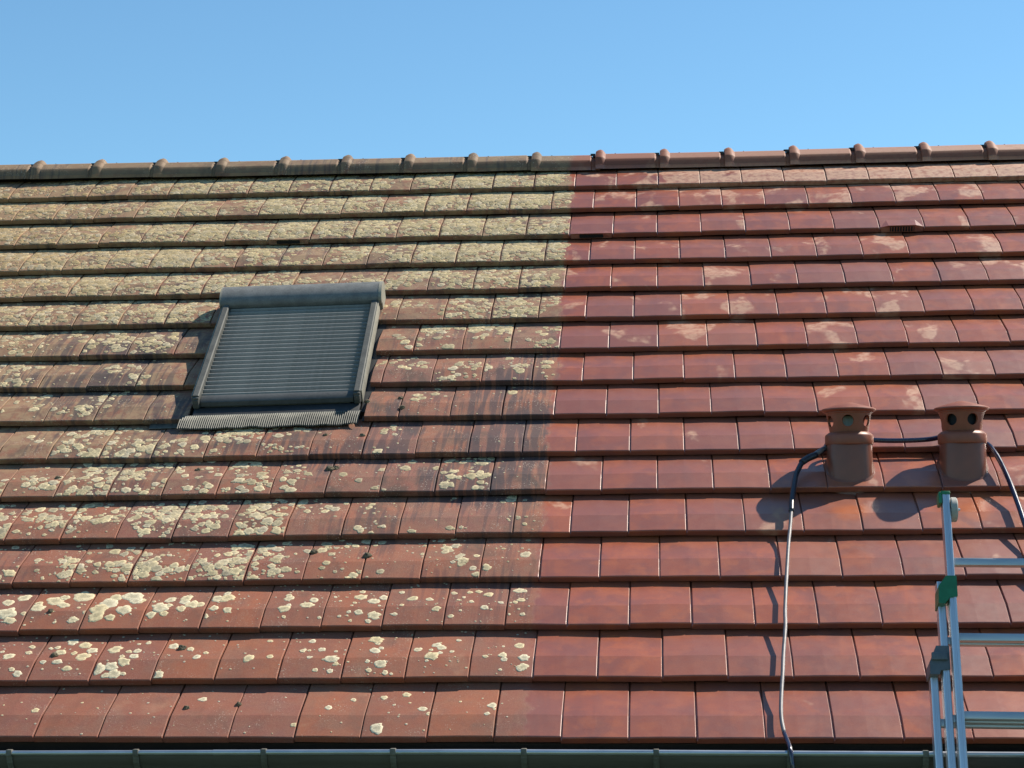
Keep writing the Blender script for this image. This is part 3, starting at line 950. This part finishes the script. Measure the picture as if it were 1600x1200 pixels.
# ------------------------------------------------------------------ moss clods
MOSSM = simple('moss_dry', (.035, .027, .016), (.24, .19, .115), 130, (.9, 1.0), bump=.8, bd=.004)
MOSS = [(-1.447, 1.936, .016, 'brown moss clod, left one of a pair two tile rows below the shutter window'),
        (-1.420, 1.947, .013, 'dark moss clod, right one of a pair two tile rows below the shutter window'),
        (-1.512, 2.241, .010, 'tiny moss clod on the tile row just below the shutter window, left of its corner'),
        (-1.329, 2.231, .011, 'small moss clod just below the lower right corner of the shutter window'),
        (-1.157, 2.479, .012, 'lower of two moss clods on the tile right of the shutter window foot'),
        (-1.180, 2.593, .010, 'upper of two moss clods on the tile right of the shutter window foot'),
        (-1.414, 1.252, .014, 'moss clod on a joint, left of two in the fourth tile row from the gutter'),
        (-1.167, 1.206, .015, 'moss clod on a joint, right of two in the fourth tile row from the gutter'),
        (-2.763, 1.869, .011, 'small dark moss clod near the left edge of the picture below the window level'),
        (-2.094, 1.948, .010, 'small dark moss clod two tile rows below the left part of the window apron'),
        (-2.395, .507, .012, 'dark moss clod in the second tile row from the gutter, left one of two'),
        (-1.865, .561, .014, 'dark moss clod in the second tile row from the gutter, right one of two'),
        (-2.493, .802, .010, 'tiny dark moss clod in the third tile row from the gutter'),
        (-1.555, .200, .010, 'tiny moss clod on a joint in the tile row next to the gutter'),
        (-1.760, .173, .010, 'tiny moss clod in the middle of a tile in the row next to the gutter'),
        (-1.345, 2.545, .012, 'moss clod wedged beside the lower right foot of the shutter rail')]
mr = random.Random(9)
for u, v, r, label in MOSS:
    t = tile_at(row_of(v), u)
    zz = zprof(max(0, v - t[4])) if t else -.01
    bm = bmesh.new()
    bmesh.ops.create_icosphere(bm, subdivisions=3, radius=1)
    s_ = mr.uniform(0, 50)
    for vx in bm.verts:
        d = 1 + .45 * noise.noise(vx.co * 1.5 + Vector((s_, 0, 0))) + .28 * noise.noise(vx.co * 4 + Vector((0, s_, 0)))
        vx.co = Vector((vx.co.x * d * r * 1.25, vx.co.y * d * r, max(-.35, vx.co.z * d) * r * .85))
    me = bpy.data.meshes.new('moss_clod'); bm.to_mesh(me); bm.free()
    me.materials.append(MOSSM); me.shade_smooth()
    tag(obj('moss_clod', me, RF @ Matrix.Translation((u, v, zz + r * .25))), label, 'moss', 'moss clods lying on the tiles')

# ------------------------------------------------------------------ hose looped round the vent pots
NAVY = simple('hose_navy', (.010, .012, .035), (.018, .020, .050), 40, (.16, .26), spec=.8)
PALE = simple('hose_pale', (.115, .104, .112), (.195, .18, .185), 55, (.42, .55), stretch=(1, 6, 6))
BLACK = simple('hose_sleeve_black', (.008, .009, .014), (.016, .017, .024), 40, (.3, .42), spec=.6)
hose = empty('hose', RF @ Matrix.Translation((.72, 1.46, 0)))
tag(hose, 'dark hose running from the gutter up the clean tiles and round both vent pots', 'hose')
r_ = lambda *p: RF @ Vector(p)
low = [r_(.7200, 1.470, .045), r_(.704, 1.33, .036), r_(.6905, 1.2146, .040), r_(.671, 1.02, .038), r_(.6588, .8884, .038), r_(.646, .74, .036), r_(.6397, .6261, .040),
       r_(.622, .46, .036), r_(.6116, .3387, .040), r_(.596, .18, .036), r_(.590, .07, .034), r_(.5955, -.012, .030)]
tail = [r_(.5955, -.012, .030), Vector((.605, -.085, -.010)), Vector((.610, -.140, -.034)), Vector((.614, -.156, -.075)), Vector((.622, -.160, -.20)), Vector((.65, -.17, -1.0)), Vector((.66, -.19, -2.2)),
        Vector((.68, -.26, GROUND_Z + .10)), Vector((.80, -.5, GROUND_Z + .012)), Vector((1.2, -.9, GROUND_Z + .011)), Vector((2.4, -1.2, GROUND_Z + .011))]
b = MB(); b.tube(catmull(low, 6), .0080, 10); b.build('pale_length', PALE, I4, hose, smooth='all')
b = MB(); b.tube(catmull(tail, 6), .0086, 10); b.build('hanging_length', NAVY, I4, hose, smooth='all')
slv = [r_(.8620, 1.905, .060), r_(.8214, 1.8744, .060), r_(.790, 1.84, .060)]
b = MB(); b.tube(catmull(slv, 5), .0165, 12); b.build('sleeve', BLACK, I4, hose, smooth='all')
b = MB(); b.tube(catmull([r_(.850, 1.897, .062), r_(.880, 1.925, .066), r_(.912, 1.960, .064)], 6), .0128, 10); b.build('pale_length', PALE, I4, hose, smooth='all')
up = [r_(.7190, 1.460, .045), r_(.726, 1.54, .047), r_(.741, 1.643, .050), r_(.757, 1.74, .052), r_(.7711, 1.7875, .054), r_(.792, 1.84, .060)]
b = MB(); b.tube(catmull(up, 6), .0125, 12); b.build('black_length', BLACK, I4, hose, smooth='all')
loop = [r_(.8214, 1.8744, .060), r_(.880, 1.925, .062), r_(.905, 1.955, .060), r_(.945, 2.06, .050), r_(1.02, 2.10, .036), r_(1.12, 2.075, .034), r_(1.25, 2.07, .030), r_(1.40, 2.075, .032), r_(1.50, 2.10, .036),
        r_(1.60, 2.085, .040), r_(1.662, 2.00, .050), r_(1.680, 1.93, .055), r_(1.697, 1.85, .050), r_(1.712, 1.70, .046), r_(1.722, 1.50, .042), r_(1.726, 1.33, .040), r_(1.74, 1.0, .036), r_(1.80, .5, .034), r_(1.83, .05, .030)]
b = MB(); b.tube(catmull(loop, 7), .0118, 12); b.build('loop_length', NAVY, I4, hose, smooth='all')
t2 = [r_(1.83, .06, .030), Vector((1.835, -.085, -.010)), Vector((1.838, -.142, -.036)), Vector((1.84, -.158, -.075)), Vector((1.84, -.162, -.25)), Vector((1.86, -.18, -1.6)), Vector((1.9, -.25, GROUND_Z + .08)), Vector((2.2, -.7, GROUND_Z + .011)), Vector((3.4, -1.4, GROUND_Z + .011))]
b = MB(); b.tube(catmull(t2, 6), .0100, 12); b.build('trailing_length', NAVY, I4, hose, smooth='all')

# ------------------------------------------------------------------ ladder
ALU = simple('ladder_aluminium', (.56, .57, .59), (.72, .73, .75), 22, (.28, .45), metal=.8, bump=.06, stretch=(1, 1, .12))
ALUR = simple('rung_aluminium', (.42, .43, .43), (.56, .57, .56), 26, (.35, .52), metal=.8, bump=.06, stretch=(.15, 1, 1))
GREEN = simple('ladder_green_plastic', (.012, .135, .052), (.020, .190, .080), 40, (.35, .5))
GPLA = simple('ladder_grey_plastic', (.085, .095, .105), (.13, .14, .15), 40, (.45, .6))
WHL = simple('wheel_grey_rubber', (.30, .29, .26), (.40, .385, .35), 50, (.6, .8))
LA = R(70.7)
pa = Vector((1.2366, .080, .9145)); pb = Vector((1.2219, -.265, -.0756))
LD = (pa - pb).normalized()
LX = Vector((1, 0, 0)); LX = (LX - LD * LX.dot(LD)).normalized()
LN = LX.cross(LD).normalized()
if LN.y > 0: LN = -LN                      # towards the viewer
tf = (GROUND_Z - pb.z) / LD.z
foot = pb + LD * tf
LM = Matrix(((LX.x, LN.x, LD.x, foot.x), (LX.y, LN.y, LD.y, foot.y), (LX.z, LN.z, LD.z, foot.z), (0, 0, 0, 1)))
ladder = empty('ladder', Matrix.Translation(foot))
tag(ladder, 'three section aluminium ladder with green plastic fittings leaning over the gutter', 'ladder')
TOP = (pa - foot).length
inner_w = .335                              # clear width of the narrowest section
def sections():
    #     offset towards viewer, x of left rail, clear width, from, to, rung phase
    return [('front', 0.0, 0.0, inner_w, .45, TOP), ('middle', -.038, -.036, inner_w + .072, .25, TOP - .345), ('rear', -.076, -.076, inner_w + .152, 0.0, TOP - .655)]
rprof = [(-.013, -.029), (-.013, .026), (-.010, .029), (-.004, .029), (-.003, .027), (.003, .027), (.004, .029), (.012, .029), (.015, .026), (.015, -.029)]
for nm, off, x, cw, za, zb in sections():
    for s_, xx in ((1, x), (-1, x + cw + .03)):
        q = MB()
        q.extrude([(s_ * a, b_) for a, b_ in rprof], (xx, off, za), (xx, off, zb), Vector((1, 0, 0)), Vector((0, 1, 0)))
        q.build('rail', ALU, LM, ladder, smooth=False)
    # rungs, square with rounded edges
    k0 = {'front': 0.0, 'middle': -.004, 'rear': -.010}[nm]
    rz = TOP - .272 + k0
    while rz > za + .1:
        if rz < zb - .06:
            q = MB()
            q.box((x + .015 + cw / 2, off, rz), (cw + .004, .030, .030), .004)
            q.build('rung', ALUR, LM, ladder)
        rz -= .2975
# green top caps, wheels and axles
for s_, xx in ((1, 0.0), (-1, inner_w + .03)):
    q = MB()
    q.box((xx, 0, TOP + .003), (.034, .064, .014), .003)
    q.box((xx - s_ * .021, 0, TOP - .016), (.013, .058, .048), .004)
    q.build('top_cap', GREEN, LM, ladder)
    q = MB()
    wpts = []
    ax = xx + s_ * .031
    n = 28
    prof = [(-.013, .030), (-.013, .044), (-.009, .048), (.009, .048), (.013, .044), (.013, .030), (.008, .012), (-.008, .012)]
    vs_ = []
    for k in range(n):
        a = 2 * math.pi * k / n
        for dx, r in prof:
            vs_.append((ax + dx, -.012 + r * math.cos(a), TOP - .052 + r * math.sin(a)))
    p_ = len(prof)
    q.add(vs_, [(k * p_ + i, ((k + 1) % n) * p_ + i, ((k + 1) % n) * p_ + (i + 1) % p_, k * p_ + (i + 1) % p_) for k in range(n) for i in range(p_)])
    wheel = q.build('wheel', WHL, LM, ladder)
    q = MB()
    q.tube([(xx + s_ * .012, -.012, TOP - .052), (ax + s_ * .026, -.012, TOP - .052)], .006, 10)
    q.build('axle', ALU, LM, wheel)
    # green guide that ties the middle section to the front one
    q = MB()
    zc = TOP - .372
    q.extrude([(-.054, zc - .072), (-.050, zc - .005), (-.020, zc + .036), (.019, zc + .036), (.019, zc - .044), (-.012, zc - .052), (-.030, zc - .074)],
              ((0 if s_ > 0 else xx), -.070, 0), ((0 if s_ > 0 else xx), .034, 0), Vector((s_, 0, 0)), Vector((0, 0, 1)))
    q.build('section_guide', GREEN, LM, ladder)
    # grey hook bracket on the rear section
    q = MB()
    zc = TOP - .655
    q.extrude([(-.096, zc - .055), (-.094, zc - .005), (-.080, zc + .022), (-.068, zc + .055), (-.020, zc + .055), (-.020, zc - .035), (-.056, zc - .040), (-.060, zc - .055)],
              ((0 if s_ > 0 else xx), -.108, 0), ((0 if s_ > 0 else xx), -.002, 0), Vector((s_, 0, 0)), Vector((0, 0, 1)))
    q.box(((0 if s_ > 0 else xx) - s_ * .058, .004, zc + .012), (.060, .014, .030), .004)
    q.build('hook_bracket', GPLA, LM, ladder)
    q = MB()
    q.box((xx - s_ * .076, -.076, .02), (.04, .07, .05), .006)
    q.build('foot', GPLA, LM, ladder)

# ------------------------------------------------------------------ ground
GRASS = simple('grass_ground', (.035, .058, .018), (.060, .085, .028), 3, (.9, 1.0), bump=.5, bd=.03)
m = MB()
m.add([(-900, -900, GROUND_Z), (900, -900, GROUND_Z), (900, 900, GROUND_Z), (-900, 900, GROUND_Z)], [(0, 1, 2, 3)])
tag(m.build('ground', GRASS, I4, None, smooth=False), 'mown lawn round the house', 'lawn', kind='structure')
